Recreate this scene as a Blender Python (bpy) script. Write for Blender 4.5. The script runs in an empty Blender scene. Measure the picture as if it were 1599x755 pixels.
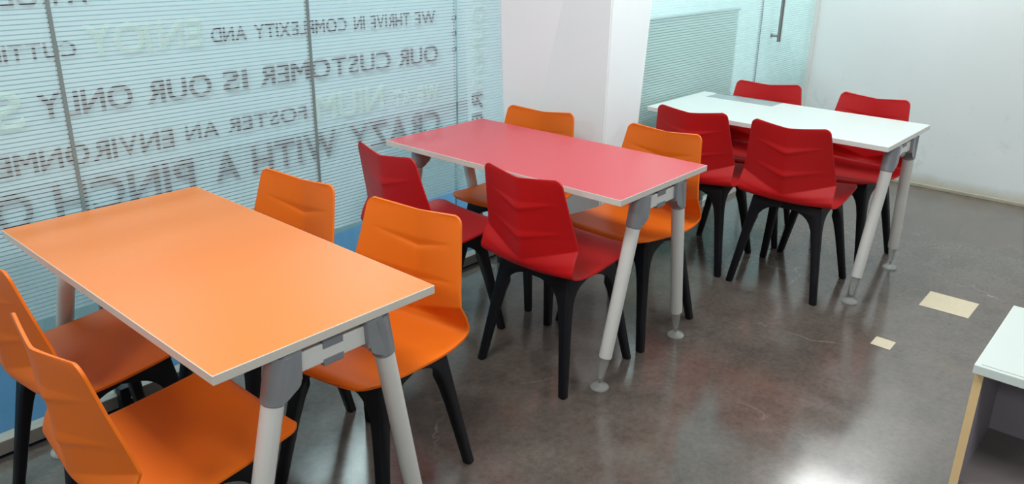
import bpy, bmesh, math, random
from mathutils import Vector, Matrix, noise

S = bpy.context.scene
COL = S.collection
PI = math.pi
rnd = random.Random(7)

# ------------------------------------------------------------------ camera, world, lamps, exposure
# room axes: x runs along the glass partition, y points at it, z up, metres
IMG_W, IMG_H = 1599, 755
F_PX, PITCH, ROLL, CAM_H, CY_OFF = 1243.76, 0.347943, 0.014229, 1.5784, -29.0
HEAD = math.radians(-48.9)
cd = bpy.data.cameras.new('camera'); cam = bpy.data.objects.new('camera', cd); COL.objects.link(cam)
_f = Vector((0, math.cos(PITCH), -math.sin(PITCH))); _u = Vector((0, math.sin(PITCH), math.cos(PITCH))); _r = Vector((1, 0, 0))
_r2 = math.cos(ROLL)*_r + math.sin(ROLL)*_u; _u2 = -math.sin(ROLL)*_r + math.cos(ROLL)*_u
_m = Matrix((_r2, _u2, -_f)).transposed().to_4x4()
cam.matrix_world = Matrix.Translation((0, 0, CAM_H)) @ Matrix.Rotation(HEAD, 4, 'Z') @ _m
cd.sensor_width = 36.0; cd.sensor_fit = 'HORIZONTAL'; cd.lens = F_PX/IMG_W*36.0
cd.shift_y = CY_OFF/IMG_W; cd.clip_start = 0.02
S.camera = cam

S.view_settings.view_transform = 'Standard'; S.view_settings.look = 'None'
S.view_settings.gamma = 1.0; S.view_settings.use_curve_mapping = False
S.view_settings.exposure = 0.0
wd = bpy.data.worlds.new('world'); S.world = wd; wd.use_nodes = True
wd.node_tree.nodes['Background'].inputs[0].default_value = (0.8, 0.9, 1.0, 1)
wd.node_tree.nodes['Background'].inputs[1].default_value = 0.3

CEIL = 2.45
ROOM_W = 22.0       # watts per ceiling panel
FAR_W = 46.0
def panel(x, y, w, col=(0.98, 1.0, 0.985), sx=0.6, sy=0.6, z=CEIL-0.012):
    ld = bpy.data.lights.new('ceiling_panel', 'AREA'); ld.shape = 'RECTANGLE'; ld.size = sx; ld.size_y = sy
    ld.energy = w; ld.color = col
    o = bpy.data.objects.new('ceiling_panel', ld); o.location = (x, y, z); COL.objects.link(o)
for px_, kx_ in ((-1.3, 1.15), (0.88, 1.05), (3.06, 0.92), (5.24, 0.8)):
    for py_, k_ in ((-2.3, 0.5), (-0.45, 0.9), (1.4, 1.2)):
        panel(px_, py_, ROOM_W*k_*kx_)
for px_, py_, k_ in ((-0.6, 4.3, 1), (1.4, 4.3, 1), (3.4, 4.3, 1.1), (5.1, 3.9, 1.6)):
    panel(px_, py_, FAR_W*k_, (0.93, 0.98, 1.0), 1.2, 0.6)

# ------------------------------------------------------------------ helpers
def link_mesh(name, me, mats, parent=None):
    o = bpy.data.objects.new(name, me); COL.objects.link(o)
    for m in (mats if isinstance(mats, (list, tuple)) else [mats]):
        if m: me.materials.append(m)
    if parent: o.parent = parent
    return o
def obj(name, bm, mats, parent=None, smooth=None):
    me = bpy.data.meshes.new(name)
    bmesh.ops.recalc_face_normals(bm, faces=bm.faces[:])
    if smooth is not None:
        for f in bm.faces: f.smooth = True
        for e in bm.edges:
            if len(e.link_faces) == 2 and e.calc_face_angle(0) > math.radians(smooth): e.smooth = False
    bm.to_mesh(me); bm.free()
    return link_mesh(name, me, mats, parent)
def tag(o, label=None, cat=None, group=None, kind=None):
    if label: o['label'] = label
    if cat: o['category'] = cat
    if group: o['group'] = group
    if kind: o['kind'] = kind
    return o
def empty(name, loc, rz=0):
    o = bpy.data.objects.new(name, None); COL.objects.link(o); o.location = loc; o.rotation_euler = (0, 0, rz)
    o.empty_display_size = 0.05
    return o
def box(bm, x0, x1, y0, y1, z0, z1, bevel=0, seg=2):
    vs = [bm.verts.new(p) for p in ((x0,y0,z0),(x1,y0,z0),(x1,y1,z0),(x0,y1,z0),(x0,y0,z1),(x1,y0,z1),(x1,y1,z1),(x0,y1,z1))]
    fs = [bm.faces.new([vs[i] for i in q]) for q in ((0,3,2,1),(4,5,6,7),(0,1,5,4),(1,2,6,5),(2,3,7,6),(3,0,4,7))]
    if bevel:
        es = list({e for f in fs for e in f.edges})
        bmesh.ops.bevel(bm, geom=es, offset=bevel, segments=seg, affect='EDGES', profile=0.6)
    return vs
def prism(bm, pts, axis, a0, a1, bevel=0):
    """polygon pts (2D) extruded along axis ('x' -> pts are (y,z); 'y' -> (x,z))"""
    def P(p, a): return (a, p[0], p[1]) if axis == 'x' else (p[0], a, p[1])
    A = [bm.verts.new(P(p, a0)) for p in pts]; B = [bm.verts.new(P(p, a1)) for p in pts]
    fa = bm.faces.new(A[::-1]); fb = bm.faces.new(B)
    for i in range(len(pts)):
        j = (i+1) % len(pts); bm.faces.new((A[i], A[j], B[j], B[i]))
    if bevel:
        es = list(set(fa.edges) | set(fb.edges))
        bmesh.ops.bevel(bm, geom=es, offset=bevel, segments=3, affect='EDGES', profile=0.5)
def loft(bm, rings, cap=True):
    R = [[bm.verts.new(p) for p in r] for r in rings]
    n = len(R[0])
    for a, b in zip(R, R[1:]):
        for i in range(n):
            j = (i+1) % n; bm.faces.new((a[i], a[j], b[j], b[i]))
    if cap: bm.faces.new(R[0][::-1]); bm.faces.new(R[-1])
def ring_circ(c, r, d=Vector((0,0,1)), n=24):
    d = d.normalized(); a = d.orthogonal().normalized(); b = d.cross(a)
    return [c + a*r*math.cos(2*PI*i/n) + b*r*math.sin(2*PI*i/n) for i in range(n)]
def tube(bm, pts_r, n=24, d=None):
    for_d = d
    rings = []
    for i, (p, r) in enumerate(pts_r):
        dd = for_d or (Vector(pts_r[min(i+1, len(pts_r)-1)][0]) - Vector(pts_r[max(i-1, 0)][0]))
        rings.append(ring_circ(Vector(p), r, dd, n))
    loft(bm, rings)

# ------------------------------------------------------------------ materials
class N:
    def __init__(s, name):
        s.m = bpy.data.materials.new(name); s.m.use_nodes = True; s.t = s.m.node_tree; s.t.nodes.clear()
        s.out = s.t.nodes.new('ShaderNodeOutputMaterial')
    def n(s, typ, ins=None, **kw):
        nd = s.t.nodes.new(typ)
        for k, v in kw.items(): setattr(nd, k, v)
        for k, v in (ins or {}).items():
            if isinstance(v, bpy.types.NodeSocket): s.t.links.new(v, nd.inputs[k])
            else: nd.inputs[k].default_value = v
        return nd
    def math(s, op, a, b=None, c=None):
        ins = {0: a}
        if b is not None: ins[1] = b
        if c is not None: ins[2] = c
        return s.n('ShaderNodeMath', ins, operation=op).outputs[0]
    def ramp(s, fac, stops, interp='LINEAR'):
        r = s.n('ShaderNodeValToRGB', {0: fac}); cr = r.color_ramp; cr.interpolation = interp
        while len(cr.elements) > 1: cr.elements.remove(cr.elements[-1])
        cr.elements[0].position = stops[0][0]; cr.elements[0].color = c4(stops[0][1])
        for p, c in stops[1:]:
            e = cr.elements.new(p); e.color = c4(c)
        return r.outputs[0]
    def mix(s, fac, a, b, blend='MIX'):
        nd = s.n('ShaderNodeMix', {0: fac, 6: a, 7: b}, data_type='RGBA', blend_type=blend)
        return nd.outputs[2]
    def noise(s, scale, detail=4, rough=0.55, vec=None, dist=0.0):
        ins = {'Scale': scale, 'Detail': detail, 'Roughness': rough, 'Distortion': dist}
        if vec is not None: ins['Vector'] = vec
        return s.n('ShaderNodeTexNoise', ins).outputs[0]
    def done(s, sh): s.t.links.new(sh, s.out.inputs[0]); return s.m
def c4(c): return (c, c, c, 1) if isinstance(c, (int, float)) else (*c[:3], 1)
def srgb(r, g, b):
    f = lambda v: (v/255/12.92) if v/255 <= 0.04045 else ((v/255+0.055)/1.055)**2.4
    return (f(r), f(g), f(b))
def plain(name, col, rough=0.5, metal=0.0, var=0.04, scale=6.0, bump=0.0, bscale=200, spec=0.5, coat=0.0):
    g = N(name)
    co = g.n('ShaderNodeTexCoord').outputs['Object']
    nz = g.noise(scale, 3, vec=co)
    c = g.mix(nz, c4(tuple(v*(1-var) for v in col)), c4(tuple(min(1, v*(1+var)) for v in col)))
    ins = {'Base Color': c, 'Roughness': rough, 'Metallic': metal, 'Specular IOR Level': spec, 'Coat Weight': coat}
    if bump:
        b = g.n('ShaderNodeBump', {'Strength': bump, 'Distance': 0.001, 'Height': g.noise(bscale, 2, vec=co)})
        ins['Normal'] = b.outputs[0]
    return g.done(g.n('ShaderNodeBsdfPrincipled', ins).outputs[0])

M = {}
M['orange'] = plain('orange_plastic', (0.72, 0.145, 0.008), 0.45, var=0.02, bump=0.15, bscale=900, spec=0.28)
M['red'] = plain('red_plastic', (0.46, 0.004, 0.006), 0.46, var=0.02, bump=0.15, bscale=900, spec=0.35)
M['black'] = plain('black_plastic', (0.0042, 0.0048, 0.0078), 0.45, var=0.1, bump=0.2, bscale=700, spec=0.3)
M['lam_orange'] = plain('orange_laminate', (0.66, 0.178, 0.020), 0.36, var=0.01, bump=0.1, bscale=1400)
M['lam_red'] = plain('rose_red_laminate', (0.54, 0.055, 0.072), 0.34, var=0.01, bump=0.1, bscale=1400)
M['lam_white'] = plain('white_laminate', (0.55, 0.615, 0.595), 0.3, var=0.01, bump=0.1, bscale=1400)
M['edge'] = plain('off_white_edge_band', (0.62, 0.60, 0.55), 0.45, var=0.05, scale=20)
M['tube'] = plain('white_painted_steel', (0.66, 0.67, 0.65), 0.38, var=0.03)
M['cast'] = plain('grey_cast_aluminium', (0.29, 0.31, 0.335), 0.36, metal=0.3, var=0.08, scale=15)
M['clip'] = plain('grey_clip_plastic', (0.20, 0.215, 0.235), 0.5)
M['alu'] = plain('brushed_aluminium', (0.42, 0.46, 0.48), 0.35, metal=0.7, var=0.06, scale=30)
M['steel'] = plain('satin_steel', (0.33, 0.34, 0.34), 0.32, metal=0.9)
M['lilac'] = plain('grey_lilac_laminate', (0.32, 0.29, 0.34), 0.5, var=0.03)
M['taupe'] = plain('brown_grey_shelf_laminate', (0.20, 0.175, 0.175), 0.5, var=0.05)
M['beech'] = plain('beech_edge_band', (0.66, 0.47, 0.24), 0.5, var=0.06, scale=25)
M['pillar'] = plain('lilac_white_paint', (0.80, 0.87, 0.90), 0.75, var=0.03, scale=2.0, bump=0.1, bscale=60)
M['ceil'] = plain('white_ceiling_board', (0.74, 0.75, 0.75), 0.8)
M['offwall'] = plain('mid_grey_wall_paint', (0.36, 0.36, 0.35), 0.8)
M['farwall'] = plain('teal_grey_paint', (0.29, 0.375, 0.40), 0.8)
M['screen'] = plain('green_grey_screen_board', (0.36, 0.45, 0.42), 0.7)
M['ink'] = plain('dark_blue_vinyl', (0.005, 0.012, 0.028), 0.6)
def pale_vinyl():
    g = N('pale_cream_translucent_vinyl'); co = g.n('ShaderNodeTexCoord').outputs['Object']
    c = g.mix(g.noise(3, 3, vec=co), c4((0.76, 0.82, 0.76)), c4((0.82, 0.87, 0.82)))
    a = g.n('ShaderNodeBsdfDiffuse', {0: c}).outputs[0]; b = g.n('ShaderNodeBsdfTranslucent', {0: c}).outputs[0]
    return g.done(g.n('ShaderNodeMixShader', {0: 0.6, 1: a, 2: b}).outputs[0])
M['pale'] = pale_vinyl()
M['joint'] = plain('grey_silicone_joint', (0.17, 0.23, 0.235), 0.35)
M['channel'] = plain('beige_grey_floor_channel', (0.24, 0.225, 0.20), 0.5, var=0.12, scale=8)

def wall_paint():
    g = N('scuffed_white_wall_paint'); co = g.n('ShaderNodeTexCoord').outputs['Object']
    big = g.noise(0.9, 5, vec=co); col = g.mix(big, c4((0.70, 0.755, 0.765)), c4((0.80, 0.84, 0.84)))
    sc = g.ramp(g.noise(7.0, 6, 0.7, vec=co), [(0.60, 0), (0.72, 0.45)])
    z = g.n('ShaderNodeSeparateXYZ', {0: co}).outputs[2]
    low = g.ramp(z, [(0.0, 1), (0.9, 0)])
    col = g.mix(g.math('MULTIPLY', sc, low), col, c4((0.36, 0.37, 0.35)))
    stain = g.ramp(g.math('ADD', z, g.math('MULTIPLY', g.noise(5, 4, vec=co), 0.06)), [(0.055, 1), (0.13, 0)])
    col = g.mix(g.math('MULTIPLY', stain, 0.7), col, c4((0.42, 0.39, 0.28)))
    b = g.n('ShaderNodeBump', {'Strength': 0.25, 'Distance': 0.004, 'Height': g.noise(5, 4, vec=co)})
    return g.done(g.n('ShaderNodeBsdfPrincipled', {'Base Color': col, 'Roughness': 0.7, 'Normal': b.outputs[0]}).outputs[0])
M['wall'] = wall_paint()

def floor_mat():
    g = N('polished_brown_grey_stone'); co = g.n('ShaderNodeTexCoord').outputs['Object']
    a = g.noise(0.75, 6, 0.6, vec=co, dist=0.2); b_ = g.noise(5.5, 10, 0.72, vec=co, dist=0.15); c_ = g.noise(45, 6, 0.75, vec=co)
    base = g.ramp(a, [(0.33, (0.102, 0.082, 0.071)), (0.47, (0.110, 0.091, 0.079)), (0.62, (0.114, 0.102, 0.090))])
    mott = g.ramp(b_, [(0.30, 0.72), (0.5, 1.0), (0.70, 1.22)])
    col = g.mix(1.0, base, mott, 'MULTIPLY')
    fine = g.ramp(c_, [(0.33, 0.78), (0.6, 1.08)])
    col = g.mix(1.0, col, fine, 'MULTIPLY')
    rust = g.ramp(g.noise(1.6, 6, 0.65, vec=co), [(0.56, 0), (0.72, 0.45)])
    col = g.mix(rust, col, c4((0.15, 0.088, 0.055)))
    # thin pale veins
    wv = g.n('ShaderNodeTexNoise', {'Vector': co, 'Scale': 2.2, 'Detail': 5, 'Roughness': 0.6})
    vv = g.n('ShaderNodeVectorMath', {0: co, 1: g.n('ShaderNodeVectorMath', {0: wv.outputs[1], 'Scale': 0.35}, operation='SCALE').outputs[0]}, operation='ADD').outputs[0]
    vo = g.n('ShaderNodeTexVoronoi', {'Vector': vv, 'Scale': 0.95}, feature='DISTANCE_TO_EDGE').outputs[0]
    line = g.ramp(vo, [(0.0, 1), (0.0015, 0.7), (0.0042, 0)])
    brk = g.ramp(g.noise(2.3, 4, vec=co), [(0.54, 0), (0.66, 1)])
    col = g.mix(g.math('MULTIPLY', g.math('MULTIPLY', line, brk), 0.5), col, c4((0.42, 0.36, 0.29)))
    speck = g.ramp(g.noise(60, 2, vec=co), [(0.77, 0), (0.80, 0.5)])
    col = g.mix(speck, col, c4((0.3, 0.25, 0.2)))
    rough = g.ramp(b_, [(0.3, 0.11), (0.7, 0.20)])
    bmp = g.n('ShaderNodeBump', {'Strength': 0.05, 'Distance': 0.003, 'Height': b_})
    return g.done(g.n('ShaderNodeBsdfPrincipled', {'Base Color': col, 'Roughness': rough, 'Specular IOR Level': 1.0, 'Normal': bmp.outputs[0]}).outputs[0])
M['floor'] = floor_mat()

def carpet():
    g = N('blue_and_grey_carpet_tiles'); co = g.n('ShaderNodeTexCoord').outputs['Object']
    sp = g.n('ShaderNodeSeparateXYZ', {0: co})
    zone = g.ramp(g.math('ADD', sp.outputs[1], g.math('MULTIPLY', sp.outputs[0], -0.12)), [(0.50, 0), (0.52, 1)])
    n1 = g.noise(90, 4, 0.8, vec=co)
    blue = g.mix(n1, c4((0.018, 0.07, 0.15)), c4((0.045, 0.13, 0.23)))
    grey = g.mix(n1, c4((0.045, 0.08, 0.09)), c4((0.11, 0.165, 0.18)))
    col = g.mix(zone, blue, grey)
    return g.done(g.n('ShaderNodeBsdfPrincipled', {'Base Color': col, 'Roughness': 0.95}).outputs[0])
M['carpet'] = carpet()

def clear_glass():
    g = N('clear_greenish_glass')
    tr = g.n('ShaderNodeBsdfTransparent', {0: (0.86, 0.94, 0.93, 1)}).outputs[0]
    gl = g.n('ShaderNodeBsdfGlossy', {0: (0.9, 0.95, 0.95, 1), 'Roughness': 0.02}).outputs[0]
    bf = g.n('ShaderNodeNewGeometry').outputs['Backfacing']
    fr = g.math('MULTIPLY', g.n('ShaderNodeFresnel', {0: 1.5}).outputs[0], g.math('SUBTRACT', 1.0, bf))
    return g.done(g.n('ShaderNodeMixShader', {0: fr, 1: tr, 2: gl}).outputs[0])
M['glass'] = clear_glass()

PITCH_S, Z_S = 0.0140, 0.405
def film(name, col, thru, gap=0.24, gapcol=None):
    """frosted vinyl cut in fine horizontal strips; the gaps between the strips are bare glass"""
    g = N(name); co = g.n('ShaderNodeTexCoord').outputs['Object']
    z = g.n('ShaderNodeSeparateXYZ', {0: co}).outputs[2]
    fr = g.math('FRACT', g.math('DIVIDE', z, PITCH_S))
    mask = g.math('GREATER_THAN', fr, 1-gap)      # 1 in a gap
    tr = g.n('ShaderNodeBsdfTransparent', {0: (1, 1, 1, 1)}).outputs[0]
    tt = g.n('ShaderNodeBsdfTransparent', {0: (0.9, 0.97, 0.98, 1)}).outputs[0]
    df = g.n('ShaderNodeBsdfDiffuse', {0: c4(col)}).outputs[0]
    tl = g.n('ShaderNodeBsdfTranslucent', {0: c4(col)}).outputs[0]
    fm = g.n('ShaderNodeMixShader', {0: 0.42, 1: df, 2: tl}).outputs[0]
    fm = g.n('ShaderNodeMixShader', {0: thru, 1: fm, 2: tt}).outputs[0]
    return g.done(g.n('ShaderNodeMixShader', {0: mask, 1: fm, 2: tr}).outputs[0])
M['film'] = film('frosted_film_strips', (0.70, 0.82, 0.865), 0.35)
M['film2'] = film('frosted_film_strips_on_far_glass', (0.66, 0.80, 0.80), 0.36, 0.2)

def clear_plastic():
    g = N('clear_acrylic')
    gl = g.n('ShaderNodeBsdfGlass', {0: (0.93, 0.95, 0.94, 1), 'Roughness': 0.25, 'IOR': 1.35}).outputs[0]
    tr = g.n('ShaderNodeBsdfTransparent', {0: (0.85, 0.86, 0.85, 1)}).outputs[0]
    df = g.n('ShaderNodeBsdfDiffuse', {0: (0.6, 0.61, 0.6, 1)}).outputs[0]
    a = g.n('ShaderNodeMixShader', {0: 0.5, 1: gl, 2: tr}).outputs[0]
    return g.done(g.n('ShaderNodeMixShader', {0: 0.22, 1: a, 2: df}).outputs[0])
M['acrylic'] = clear_plastic()

def patch_mat():
    g = N('worn_cream_filler'); co = g.n('ShaderNodeTexCoord').outputs['Object']
    w = g.n('ShaderNodeMapping', {0: co, 3: (3, 14, 1)}).outputs[0]
    col = g.mix(g.noise(6, 6, 0.7, vec=w), c4((0.50, 0.44, 0.31)), c4((0.68, 0.61, 0.44)))
    return g.done(g.n('ShaderNodeBsdfPrincipled', {'Base Color': col, 'Roughness': 0.45}).outputs[0])
M['patch'] = patch_mat()

# ------------------------------------------------------------------ the setting
GY = 2.622          # glass partition plane
RY = 2.215          # right-hand glass and door plane
WX = 5.745          # right wall
X0, Y0 = -2.6, -3.6
FAR_Y = 5.6

def struct(name, bm, mats, parent=None, smooth=None):
    o = obj(name, bm, mats, parent, smooth)
    if not parent: o['kind'] = 'structure'
    return o
bm = bmesh.new(); box(bm, X0, WX+0.1, Y0, GY-0.03, -0.1, 0); struct('floor', bm, M['floor'])
bm = bmesh.new(); box(bm, X0, WX+0.1, Y0, FAR_Y, CEIL, CEIL+0.1); struct('ceiling', bm, M['ceil'])
bm = bmesh.new(); box(bm, WX, WX+0.12, Y0, FAR_Y, 0, CEIL)
o = struct('wall_right', bm, M['wall'])
bm = bmesh.new(); box(bm, X0-0.12, X0, Y0, FAR_Y, 0, CEIL); struct('wall_left', bm, M['offwall'])
bm = bmesh.new(); box(bm, X0, WX, Y0-0.12, Y0, 0, CEIL); struct('wall_near', bm, M['offwall'])
bm = bmesh.new(); box(bm, X0, WX, FAR_Y, FAR_Y+0.12, 0, CEIL); struct('wall_far', bm, M['farwall'])
g_ = N('dirty_cream_skirting'); co = g_.n('ShaderNodeTexCoord').outputs['Object']
M['skirt'] = g_.done(g_.n('ShaderNodeBsdfPrincipled', {'Base Color': g_.mix(g_.noise(14, 5, 0.7, vec=co), c4((0.24, 0.21, 0.15)), c4((0.58, 0.53, 0.42))), 'Roughness': 0.6}).outputs[0])
bm = bmesh.new(); box(bm, WX-0.012, WX, Y0, RY-0.01, 0, 0.022, 0.003); struct('baseboard_right', bm, M['skirt'])
bm = bmesh.new(); box(bm, X0, WX, 0, FAR_Y-GY-0.03, -0.1, 0); o = struct('floor_carpet', bm, M['carpet']); o.location = (0, GY+0.03, 0)

# tapering plastered pillar between the two glazed stretches
def taper(z): return z - 0.7
def pil(z):
    k = taper(z)
    return [(2.925-0.054*k, GY+0.25), (2.925-0.054*k, GY), (3.108+0.012*k, 2.130), (3.407+0.09*k, 2.130), (3.407+0.09*k, GY+0.25)]
bm = bmesh.new(); loft(bm, [[(x, y, z) for x, y in pil(z)] for z in (0, CEIL)])
bmesh.ops.bevel(bm, geom=[e for e in bm.edges if abs(e.verts[0].co.z-e.verts[1].co.z) > 1], offset=0.006, segments=2, affect='EDGES')
struct('wall_pillar', bm, M['pillar'])

# --- long glass partition
w1 = empty('window_1', (0, GY, 0)); w1['kind'] = 'structure'
XL, XR = X0, 2.935
joints = [-1.78, -0.88, 0.016, 0.915, 1.815, 2.602]
edges = [XL] + joints + [XR]
for a, b in zip(edges, edges[1:]):
    bm = bmesh.new(); box(bm, a+0.004, b-0.004, 0.0, 0.010, 0.050, CEIL-0.05)
    obj('glass_pane', bm, M['glass'], w1)
    bm = bmesh.new()
    vs = [bm.verts.new(p) for p in ((a+0.006, -0.0015, Z_S), (b-0.006, -0.0015, Z_S), (b-0.006, -0.0015, 2.4), (a+0.006, -0.0015, 2.4))]
    bm.faces.new(vs); f = obj('striped_film', bm, M['film'], w1)
    f.location.z = 0.0
for x in joints[:-1]:
    bm = bmesh.new(); box(bm, x-0.0058, x+0.0058, -0.004, 0.012, 0.055, CEIL-0.05, 0.001); obj('glass_joint', bm, M['joint'], w1)
bm = bmesh.new(); box(bm, 2.600, 2.604, 0.011, 0.016, 0.055, CEIL-0.05); obj('glass_joint', bm, M['joint'], w1)
for z in (1.221, 1.153, 1.082):
    bm = bmesh.new(); loft(bm, [ring_circ(Vector((2.602, 0.0115, z)), 0.014, Vector((0, 1, 0))), ring_circ(Vector((2.602, 0.016, z)), 0.014, Vector((0, 1, 0)))])
    obj('fixing_disc', bm, M['joint'], w1)
bm = bmesh.new(); box(bm, XL, XR, -0.022, 0.032, 0, 0.052, 0.003); obj('floor_channel', bm, M['channel'], w1)
bm = bmesh.new(); box(bm, XL, XR, -0.0225, -0.0215, 0.0, 0.006); obj('channel_seal', bm, M['black'], w1)
bm = bmesh.new(); box(bm, XL, XR, -0.022, 0.032, CEIL-0.05, CEIL, 0.002); obj('head_channel', bm, M['channel'], w1)

_font_cache = {}
BOLD_M = [(.05, 0), (.05, .70), (.175, .70), (.391, .43), (.607, .70), (.732, .70), (.732, 0), (.59, 0), (.59, .47), (.41, .245), (.372, .245), (.192, .47), (.192, 0)]
def glyph(ch):
    """outline of one capital, left edge at x = 0"""
    if ch in _font_cache: return _font_cache[ch]
    if ch == 'M': vs = [Vector((x, y, 0)) for x, y in BOLD_M]; fs = [tuple(range(len(vs)-1, -1, -1))]
    else:
        cu = bpy.data.curves.new('lettering', 'FONT'); cu.body = ch; cu.size = 1.0; cu.offset = 0.022; cu.resolution_u = 4
        o = bpy.data.objects.new('lettering_source', cu); COL.objects.link(o)
        dg = bpy.context.evaluated_depsgraph_get(); dg.update()
        me = bpy.data.meshes.new_from_object(o.evaluated_get(dg))
        vs = [v.co.copy() for v in me.vertices]; fs = [tuple(p.vertices) for p in me.polygons]
        bpy.data.objects.remove(o); bpy.data.curves.remove(cu); bpy.data.meshes.remove(me)
    x0 = min(v.x for v in vs)
    _font_cache[ch] = ([(v.x-x0, v.y) for v in vs], fs, max(v.x for v in vs)-x0)
    return _font_cache[ch]
def word_mesh(txt):
    V, F, x = [], [], 0.0
    for i, ch in enumerate(txt):
        vs, fs, w = glyph(ch)
        pair = txt[i-1:i+1]
        if i: x += 0.02 if pair in ('AT', 'TA', 'AZ', 'ZY', 'LY', 'RA', 'XI', 'JO', 'OY', 'RY', 'TY') else 0.085
        F += [tuple(len(V)+k for k in f) for f in fs]; V += [(x+a, b) for a, b in vs]; x += w
    cap = 0.70
    return [(a/x, (b/cap if b > 0 else 0.15*b/cap)) for a, b in V], F, cap
def letter_line(words_, mat, vertical=False, parent=None):
    """words read from the other side of the glass; each word: text, x of its two ends, z of base line and cap line"""
    bm = bmesh.new()
    for txt, xa, xb, z0, z1 in words_:
        vs, fs, _c = word_mesh(txt)
        if vertical: bv = [bm.verts.new((xb-(xb-xa)*v, 0.0125, z1+(z0-z1)*u)) for u, v in vs]
        else: bv = [bm.verts.new((xb-(xb-xa)*u, 0.0125, z0+(z1-z0)*v)) for u, v in vs]
        for f in fs:
            try: bm.faces.new([bv[i] for i in f])
            except ValueError: pass
    g = bm.faces[:]; ex = bmesh.ops.extrude_face_region(bm, geom=g)
    bmesh.ops.translate(bm, verts=[v for v in ex['geom'] if isinstance(v, bmesh.types.BMVert)], vec=(0, 0.0006, 0))
    return obj('lettering', bm, mat, parent or w1)
letter_line([('A', 0.975, 1.035, 1.362, 1.425), ('ROLE', 0.755, 0.948, 1.362, 1.425)], M['ink'])
letter_line([('WE', 2.366, 2.487, 1.203, 1.258), ('THRIVE', 2.125, 2.336, 1.204, 1.258), ('IN', 2.040, 2.095, 1.205, 1.259),
             ('COMPLEXITY', 1.590, 2.004, 1.207, 1.260), ('AND', 1.423, 1.560, 1.209, 1.261), ('CUTTING', 0.675, 0.978, 1.208, 1.256)], M['ink'])
letter_line([('ENJOY', 1.007, 1.387, 1.204, 1.298)], M['pale'])
letter_line([('OUR', 2.262, 2.498, 1.034, 1.113), ('CUSTOMER', 1.592, 2.222, 1.034, 1.113), ('IS', 1.448, 1.546, 1.034, 1.110),
             ('OUR', 1.172, 1.405, 1.032, 1.108), ('ONLY', 0.840, 1.127, 1.032, 1.108)], M['ink'])
letter_line([('S', 0.705, 0.800, 1.015, 1.125)], M['pale'])
letter_line([('WE', 2.370, 2.499, 0.868, 0.942), ('AT', 2.229, 2.332, 0.872, 0.935), ('NIUM', 1.829, 2.175, 0.868, 0.974)], M['pale'])
letter_line([('FOSTER', 1.444, 1.787, 0.885, 0.943), ('AN', 1.288, 1.413, 0.885, 0.943), ('ENVIRONMENT', 0.560, 1.244, 0.875, 0.943)], M['ink'])
letter_line([('CRAZY', 1.986, 2.503, 0.712, 0.822), ('WITH', 1.531, 1.921, 0.711, 0.822), ('A', 1.378, 1.478, 0.711, 0.822),
             ('PINCH', 0.838, 1.302, 0.711, 0.822), ('OF', 0.600, 0.775, 0.711, 0.822)], M['ink'])
letter_line([('GROUND', 2.715, 2.788, 0.955, 1.42), ('O', 2.715, 2.788, 0.880, 0.935)], M['pale'], True)
letter_line([('RE', 2.715, 2.788, 0.70, 0.862)], M['ink'], True)

# --- glass stretch and door beyond the pillar
w2 = empty('window_2', (0, RY, 0)); w2['kind'] = 'structure'
DX = 4.895
def glazed(par, a, b, matf):
    bm = bmesh.new(); box(bm, a, b, 0.0, 0.010, 0.045, CEIL-0.05); obj('glass_pane', bm, M['glass'], par)
    bm = bmesh.new(); bm.faces.new([bm.verts.new(p) for p in ((a, -0.0015, 0.385), (b, -0.0015, 0.385), (b, -0.0015, 2.4), (a, -0.0015, 2.4))])
    obj('striped_film', bm, matf, par)
glazed(w2, 3.36, DX-0.002, M['film2'])
bm = bmesh.new(); box(bm, 3.36, DX-0.002, -0.02, 0.03, 0, 0.045, 0.003); obj('floor_channel', bm, M['tube'], w2)
bm = bmesh.new(); box(bm, 3.36, WX, -0.02, 0.03, CEIL-0.05, CEIL, 0.003); obj('head_channel', bm, M['tube'], w2)
d1 = empty('door_1', (0, RY, 0)); d1['kind'] = 'structure'
glazed(d1, DX+0.002, WX-0.008, M['film2'])
bm = bmesh.new(); box(bm, DX-0.002, DX+0.002, -0.003, 0.012, 0.045, CEIL-0.05); obj('door_edge', bm, M['joint'], d1)
bm = bmesh.new(); box(bm, DX+0.01, WX-0.01, -0.015, 0.025, 0.006, 0.045, 0.002); obj('bottom_rail', bm, M['tube'], d1)
bm = bmesh.new(); tube(bm, [((5.065, -0.055, 0.950), 0.012), ((5.065, -0.055, 1.75), 0.012)])
h = obj('handle', bm, M['steel'], d1, 40)
for z in (0.985, 1.70):
    bm = bmesh.new(); tube(bm, [((5.065, -0.050, z), 0.007), ((5.065, -0.006, z), 0.007), ((5.065, -0.006, z), 0.014), ((5.065, -0.001, z), 0.014)], d=Vector((0, 1, 0)))
    obj('handle_standoff', bm, M['steel'], h, 40)
# a low board standing behind the far glass
bm = bmesh.new(); box(bm, 3.40, 5.50, RY+0.45, RY+0.48, 0.0, 1.085, 0.003); o = struct('wall_screen', bm, M['screen'])
bm = bmesh.new(); box(bm, 3.40, 5.51, RY+0.44, RY+0.49, 1.085, 1.105, 0.003); o2 = obj('cap_rail', bm, M['joint'], o)
# return wall closing the gap between the two glass lines
bm = bmesh.new(); box(bm, WX-0.012, WX-0.001, RY-0.03, RY+0.04, 0, CEIL); struct('trim_1', bm, M['tube'])

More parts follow.
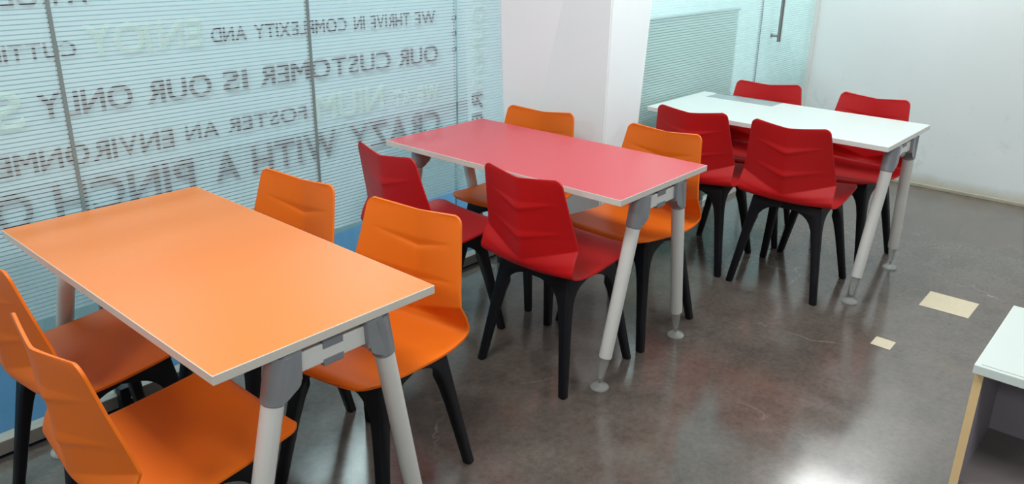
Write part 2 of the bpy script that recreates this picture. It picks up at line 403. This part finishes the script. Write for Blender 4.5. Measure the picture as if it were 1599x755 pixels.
# ------------------------------------------------------------------ chair
CHAIR_KNOTS = [  # edge (y,z), centre (y,z), half width
    ((-0.240, 0.814), (-0.262, 0.798), 0.176),
    ((-0.213, 0.700), (-0.254, 0.690), 0.192),
    ((-0.187, 0.600), (-0.246, 0.580), 0.208),
    ((-0.179, 0.562), (-0.238, 0.495), 0.215),
    ((-0.207, 0.507), (-0.234, 0.472), 0.218),
    ((-0.206, 0.466), (-0.208, 0.450), 0.219),
    ((-0.112, 0.449), (-0.112, 0.441), 0.219),
    ((0.034, 0.459), (0.034, 0.449), 0.215),
    ((0.164, 0.475), (0.164, 0.465), 0.208),
    ((0.194, 0.474), (0.196, 0.464), 0.205),
    ((0.206, 0.466), (0.210, 0.456), 0.203)]
def lerp(a, b, t): return a+(b-a)*t
def cat(p0, p1, p2, p3, t): return 0.5*((2*p1)+(-p0+p2)*t+(2*p0-5*p1+4*p2-p3)*t*t+(-p0+3*p1-3*p2+p3)*t**3)
def knot_at(T):
    i = min(int(T), len(CHAIR_KNOTS)-2); t = T-i
    def val(f):
        K = [f(k) for k in CHAIR_KNOTS]
        if i < 3: return lerp(K[i], K[i+1], t)
        p0 = K[i-1] if i > 3 else 2*K[3]-K[4]
        p3 = K[i+2] if i+2 < len(K) else 2*K[i+1]-K[i]
        return cat(p0, K[i], K[i+1], p3, t)
    return [val(lambda k: k[0][0]), val(lambda k: k[0][1]), val(lambda k: k[1][0]), val(lambda k: k[1][1]), val(lambda k: k[2])]
def shell_mesh():
    # dense sampling of T, then resample by arc length of the edge
    T = [i/200*(len(CHAIR_KNOTS)-1) for i in range(201)]
    Q = [knot_at(t) for t in T]; L = [0]
    for a, b in zip(Q, Q[1:]): L.append(L[-1]+math.hypot(a[0]-b[0], a[1]-b[1])*0.5+math.hypot(a[2]-b[2], a[3]-b[3])*0.5)
    tot = L[-1]
    ds = [0, .0012, .0035, .007, .012, .018, .025]
    d = .031
    while d < tot-.056: ds.append(d); d += .0036 if d < .34 else .0085
    ds += [tot-x for x in (.055, .045, .035, .026, .018, .011, .006, .0025, .0008, 0)]
    NS = 44; bm = bmesh.new(); G = []
    def at(d):
        for i in range(200):
            if L[i+1] >= d-1e-9: return T[i]+(T[i+1]-T[i])*((d-L[i])/(L[i+1]-L[i]+1e-12))
        return T[-1]
    for d in ds:
        t = at(d); ey, ez, cy, cz, w = knot_at(t)
        R1, R2 = .024, .052
        if d < R1: w -= R1-math.sqrt(max(0, R1*R1-(R1-d)**2))
        e = tot-d
        if e < R2: w -= R2-math.sqrt(max(0, R2*R2-(R2-e)**2))
        p = 1.12 if t < 3.0 else lerp(1.12, 2.0, min(1, (t-3.0)/2))
        row = []
        for k in range(NS+1):
            s = -1+2*k/NS; a = abs(s); soft = math.sqrt(a*a+0.0016)-0.04*(1-a)
            b = max(0, soft)**p
            y = lerp(cy, ey, b); z = lerp(cz, ez, b)
            if t < 3.0:          # two pressed chevrons
                for zc, amp, reach in ((0.682, 0.0052, 0.84), (0.575, 0.0048, 0.88)):
                    dz = (zc+0.054*a)-z            # positive below the pressed line
                    fade = max(0.0, 1-a/reach)
                    h = 0.004+0.026*fade
                    if dz < 0: k_ = max(0.0, 1+dz/h); k_ = k_*k_*(3-2*k_)*0.5+k_*0.5
                    else: k_ = math.exp(-dz/0.0065)
                    y -= amp*fade**0.9*k_
            row.append(bm.verts.new((s*w, y, z)))
        G.append(row)
    for a, b in zip(G, G[1:]):
        for k in range(NS): bm.faces.new((a[k], b[k], b[k+1], a[k+1]))
    for f in bm.faces: f.smooth = True
    me = bpy.data.meshes.new('seat_shell'); bm.to_mesh(me); bm.free()
    return me
SHELL = {}
LEG_PROFILE = ((0.0, .028), (.004, .031), (.12, .034), (.22, .037), (.29, .041), (.33, .046), (.355, .054), (.375, .067), (.390, .086), (.401, .113), (.409, .150), (.430, .155))
def leg_mesh(sx, sy):
    """tapered leg with a splayed foot; flares where it meets the frame"""
    foot = Vector((0.222*sx, -0.240 if sy < 0 else 0.193)); top = Vector((0.163*sx, -0.170 if sy < 0 else 0.122))
    ox, oy = sx, (-1 if sy < 0 else 1)
    bm = bmesh.new(); rings = []
    for z, a in LEG_PROFILE:
        k = z/0.43; c = foot.lerp(top, k)            # outer corner
        x1, y1 = c.x, c.y; x0, y0 = c.x-ox*a, c.y-oy*a
        r = min(.009, a*.3)
        if z == 0.0: x1 -= ox*.002; y1 -= oy*.002
        pts = []
        for cx_, cy_, a0 in ((x1-ox*r, y1-oy*r, 0), (x0+ox*r, y1-oy*r, 1), (x0+ox*r, y0+oy*r, 2), (x1-ox*r, y0+oy*r, 3)):
            for q in range(4):
                an = (a0+q/3)*PI/2
                pts.append((cx_+ox*r*math.cos(an), cy_+oy*r*math.sin(an), z))
        rings.append(pts)
    # hollow the flare: keep an L by pulling the inner corner back towards the outer corner near the top
    for ri, (z, a) in enumerate(LEG_PROFILE):
        if a > .05:
            c = foot.lerp(top, z/0.43)
            for q in range(8, 12):
                x, y, zz = rings[ri][q]
                rings[ri][q] = (c.x-ox*.040+ (x-(c.x-ox*a))*0.3, c.y-oy*.040+(y-(c.y-oy*a))*0.3, zz)
    loft(bm, rings)
    return bm
def frame_mesh():
    bm = bmesh.new()
    xo, yb, yf, z1 = 0.162, -0.169, 0.122, 0.436
    box(bm, -xo, xo, yb, yb+0.034, 0.402, z1, .004)
    box(bm, -xo, xo, yf-0.034, yf, 0.412, z1+.008, .004)
    for s in (-1, 1):
        box(bm, min(s*xo, s*(xo-.032)), max(s*xo, s*(xo-.032)), yb+.02, yf-.02, 0.414, z1+.004, .004)
    box(bm, -0.15, 0.15, -0.145, 0.105, 0.424, z1-.001, .004)
    return bm
def make_chair(kind):
    r = empty('chair', (0, 0, 0))
    me = shell_mesh(); o = link_mesh('seat_shell', me, M[kind], r)
    sm = o.modifiers.new('thickness', 'SOLIDIFY'); sm.thickness = 0.007; sm.offset = 0.0
    bv = o.modifiers.new('rim', 'BEVEL'); bv.width = 0.0028; bv.segments = 2; bv.limit_method = 'ANGLE'; bv.angle_limit = math.radians(60)
    if kind == 'orange' or kind == 'red':
        obj('seat_frame', frame_mesh(), M['black'], r, 35)
        for sx in (-1, 1):
            for sy in (-1, 1): obj('leg', leg_mesh(sx, sy), M['black'], r, 50)
    return r
def copy_tree(o, parent=None):
    c = o.copy(); COL.objects.link(c)
    if parent: c.parent = parent
    for ch in [x for x in bpy.data.objects if x.parent == o]: copy_tree(ch, c)
    return c
proto = {k: make_chair(k) for k in ('orange', 'red')}
used = set()
D = math.radians
chairs = [
 ('orange', 0.6889, 1.6298, -89.8, 'orange moulded chair nearest the camera, its back cut by the lower left corner', 'orange chairs at the orange table'),
 ('orange', 0.7496, 2.2056, -89.1, 'orange moulded chair at left edge between the nearest chair and the lettered glass', 'orange chairs at the orange table'),
 ('orange', 1.2634, 1.6617, 99.0, 'orange moulded chair at the near right corner of the orange table, seat fully showing', 'orange chairs at the orange table'),
 ('orange', 1.2022, 2.1808, 96.1, 'orange moulded chair behind the orange table, only its backrest above the top', 'orange chairs at the orange table'),
 ('red', 2.1067, 2.2496, -94.3, 'red moulded chair beside the glass, behind an orange chair, left of the red table', 'red chairs at the red table'),
 ('red', 2.2440, 1.7024, -91.2, 'red moulded chair in the middle seen from behind, pushed under the red table', 'red chairs at the red table'),
 ('orange', 2.6180, 2.2860, 98.8, 'orange moulded chair against the white pillar at far side of the red table', 'orange chairs at the red table'),
 ('orange', 2.6740, 1.6900, 90.5, 'orange moulded chair behind the near right corner of the red table', 'orange chairs at the red table'),
 ('red', 3.6109, 1.8372, -85.5, 'red moulded chair seen from behind at the left of the white table', 'red chairs at the white table'),
 ('red', 3.6292, 1.3491, -88.4, 'red moulded chair seen from behind in front of the white table near its corner', 'red chairs at the white table'),
 ('red', 4.0932, 1.8144, 103.4, 'red moulded chair behind the white table below the glass door handle', 'red chairs at the white table'),
 ('red', 4.1055, 1.3102, 86.7, 'red moulded chair behind the white table next to the bare white wall', 'red chairs at the white table')]
for kind, x, y, a, lab, grp in chairs:
    if kind in used: c = copy_tree(proto[kind])
    else: c = proto[kind]; used.add(kind)
    c.location = (x, y, 0); c.rotation_euler = (0, 0, D(a)); tag(c, lab, 'chair', grp)

# ------------------------------------------------------------------ tables
TL, TW, TZ, TT = 1.198, 0.599, 0.75, 0.022
LX = TL/2-0.057
def make_table(lam, length=TL):
    hx = length/2; lx = hx-0.057
    r = empty('table', (0, 0, 0))
    bm = bmesh.new(); box(bm, -hx, hx, -TW/2, TW/2, TZ-TT, TZ, 0.0015, 2)
    top = obj('tabletop', bm, [M['edge'] if lam != 'lam_white' else M['tube'], M[lam]], r)
    for p in top.data.polygons:
        if p.normal.z > 0.999 and p.area > 0.1: p.material_index = 1
    bm = bmesh.new(); box(bm, -lx, lx, -0.02, 0.02, TZ-TT-0.045, TZ-TT-0.001, 0.002); obj('centre_beam', bm, M['tube'], r)
    for s in (-1, 1):
        bm = bmesh.new(); box(bm, s*(lx+.026)-0.012, s*(lx+.026)+0.012, -0.12, 0.12, 0.660, 0.708, 0.003)
        rail = obj('end_rail', bm, M['tube'], r)
        for z0, z1 in ((0.694, 0.7245), (0.650, 0.668)):
            bm = bmesh.new(); box(bm, s*(lx+.026)-0.0138, s*(lx+.026)+0.0138, -0.028, 0.028, z0, z1, 0.002); obj('cable_clip', bm, M['clip'], rail)
        for q in (-1, 1):
            ax = lambda z: 0.2775-(z-0.02)*(0.2775-0.156)/(0.61-0.02)
            P = lambda z: Vector((s*(lx+0.024*(z-0.02)/0.59), q*ax(z), z))
            bm = bmesh.new(); tube(bm, [(P(0.122), 0.0235), (P(0.125), 0.0245), (P(0.66), 0.0255)], n=32)
            leg = obj('leg', bm, M['tube'], r, 40)
            bm = bmesh.new()
            tube(bm, [(P(0.121), 0.0190), (P(0.100), 0.0180), (P(0.045), 0.0100), (P(0.032), 0.0070)], n=28)
            obj('foot_cone', bm, M['acrylic'], leg, 40)
            bm = bmesh.new(); c0 = Vector((s*lx, q*0.2775, 0))
            tube(bm, [(c0+Vector((0, 0, z)), rr) for z, rr in ((0.0005, .0335), (0.006, .0355), (0.010, .0335), (0.016, .022), (0.020, .012), (0.024, .009))], n=32, d=Vector((0, 0, 1)))
            obj('foot_disc', bm, M['acrylic'], leg, 50)
            bm = bmesh.new(); tube(bm, [(P(0.022), .0045), (P(0.040), .0045)], n=12); obj('foot_screw', bm, M['steel'], leg, 50)
            pts = [(0.140, TZ-TT-0.0005), (0.150, 0.66), (0.160, 0.617), (0.156, 0.611), (0.136, 0.610), (0.126, 0.615), (0.119, 0.625), (0.112, 0.637), (0.103, 0.646), (0.091, 0.650), (0.087, TZ-TT-0.0005)]
            pts = [(q*a, z) for a, z in pts]
            bm = bmesh.new(); prism(bm, pts, 'x', s*(lx+.024)-0.0275, s*(lx+.024)+0.0275, 0.007)
            tube(bm, [(P(0.6085), 0.0262), (P(0.612), 0.0285), (P(0.645), 0.0292), (P(0.700), 0.0300), (P(TZ-TT-0.0075), 0.0300)], n=36)
            obj('leg_bracket', bm, M['cast'], r, 28)
    return r
t1 = make_table('lam_orange'); t1.location = (0.951, 1.9425, 0); t1.rotation_euler = (0, 0, D(-90.35))
tag(t1, 'rectangular table with plain orange top and white A-shaped legs nearest the camera', 'table', 'rectangular cafe tables')
t2 = make_table('lam_red', 1.19); t2.location = (2.4322, 1.9816, 0); t2.rotation_euler = (0, 0, D(-89.58))
tag(t2, 'rectangular table with plain rose red top and white A-shaped legs in the middle', 'table', 'rectangular cafe tables')
t3 = make_table('lam_white', 1.205); t3.location = (3.8355, 1.5648, 0); t3.rotation_euler = (0, 0, D(-90.39))
tag(t3, 'rectangular white table with a grey metal cable flap in its top by the wall', 'table', 'rectangular cafe tables')
bm = bmesh.new(); box(bm, -0.515, -0.136, 0.166, 0.288, TZ-0.004, TZ+0.0012, 0.0005); fl = obj('cable_flap', bm, M['alu'], t3)
bm = bmesh.new(); box(bm, -0.519, -0.132, 0.284, 0.291, TZ+0.0002, TZ+0.0028, 0.0005); obj('hinge', bm, M['joint'], fl)

# ------------------------------------------------------------------ open cabinet at the right edge
cb = empty('open_cabinet', (1.738, 0.234, 0), 0)
tag(cb, 'open shelf cabinet with white top, grey lilac inside and beech edge at lower right', 'cabinet')
CD, CW = 0.385, 0.85
bm = bmesh.new(); box(bm, 0.0, CD, -CW, 0.0, 0.730, 0.75, 0.0015); tp_ = obj('top', bm, [M['lam_white']], cb)
bm = bmesh.new(); box(bm, 0.010, 0.0115, -CW+0.01, -0.012, 0.7501, 0.7504); obj('edge_seam', bm, M['joint'], tp_)
def side(y0, y1):
    bm = bmesh.new(); box(bm, 0.018, CD-0.005, y0, y1, 0.0, 0.7297); o = obj('side_panel', bm, M['lilac'], cb)
    bm = bmesh.new(); box(bm, 0.016, 0.018, y0, y1, 0.0, 0.7297); obj('edge_strip', bm, M['beech'], o)
side(-0.020, -0.003); side(-CW+0.003, -CW+0.020)
bm = bmesh.new(); box(bm, CD-0.085, CD-0.071, -CW+0.020, -0.020, 0.0, 0.7297); obj('back_panel', bm, M['lilac'], cb)
for z in (0.06, 0.435):
    bm = bmesh.new(); box(bm, 0.03, CD-0.085, -CW+0.020, -0.020, z, z+0.02); obj('shelf', bm, M['taupe'], cb)

# ------------------------------------------------------------------ small things on the floor
def patch(x0, x1, y0, y1, lab):
    bm = bmesh.new(); pts = [(x0, y0), (x1, y0), (x1, y1), (x0, y1)]
    V = [bm.verts.new((x+rnd.uniform(-.004, .004), y+rnd.uniform(-.004, .004), z)) for z in (0.0002, 0.0012) for x, y in pts]
    for q in ((3, 2, 1, 0), (4, 5, 6, 7), (0, 1, 5, 4), (1, 2, 6, 5), (2, 3, 7, 6), (3, 0, 4, 7)): bm.faces.new([V[i] for i in q])
    tag(obj('floor_patch', bm, M['patch']), lab, 'floor patch', 'cream patches on the floor')
patch(3.748, 3.947, 0.571, 0.774, 'larger cream rectangular patch set in the brown floor, nearer the wall')
patch(3.205, 3.290, 0.736, 0.813, 'smaller cream rectangular patch set in the brown floor, nearer the cabinet')

pa = empty('floor_socket', (0.925, 2.560, 0))
tag(pa, 'small black socket box on the floor by the glass beyond the orange table', 'socket box')
bm = bmesh.new(); box(bm, -0.028, 0.022, -0.02, 0.02, 0.0005, 0.105, 0.004); b_ = obj('housing', bm, M['black'], pa)
for z in (0.062, 0.088):
    bm = bmesh.new(); tube(bm, [((0.008, -0.019, z), .005), ((0.008, -0.0225, z), .005)], n=14, d=Vector((0, 1, 0))); obj('screw', bm, M['tube'], b_, 40)
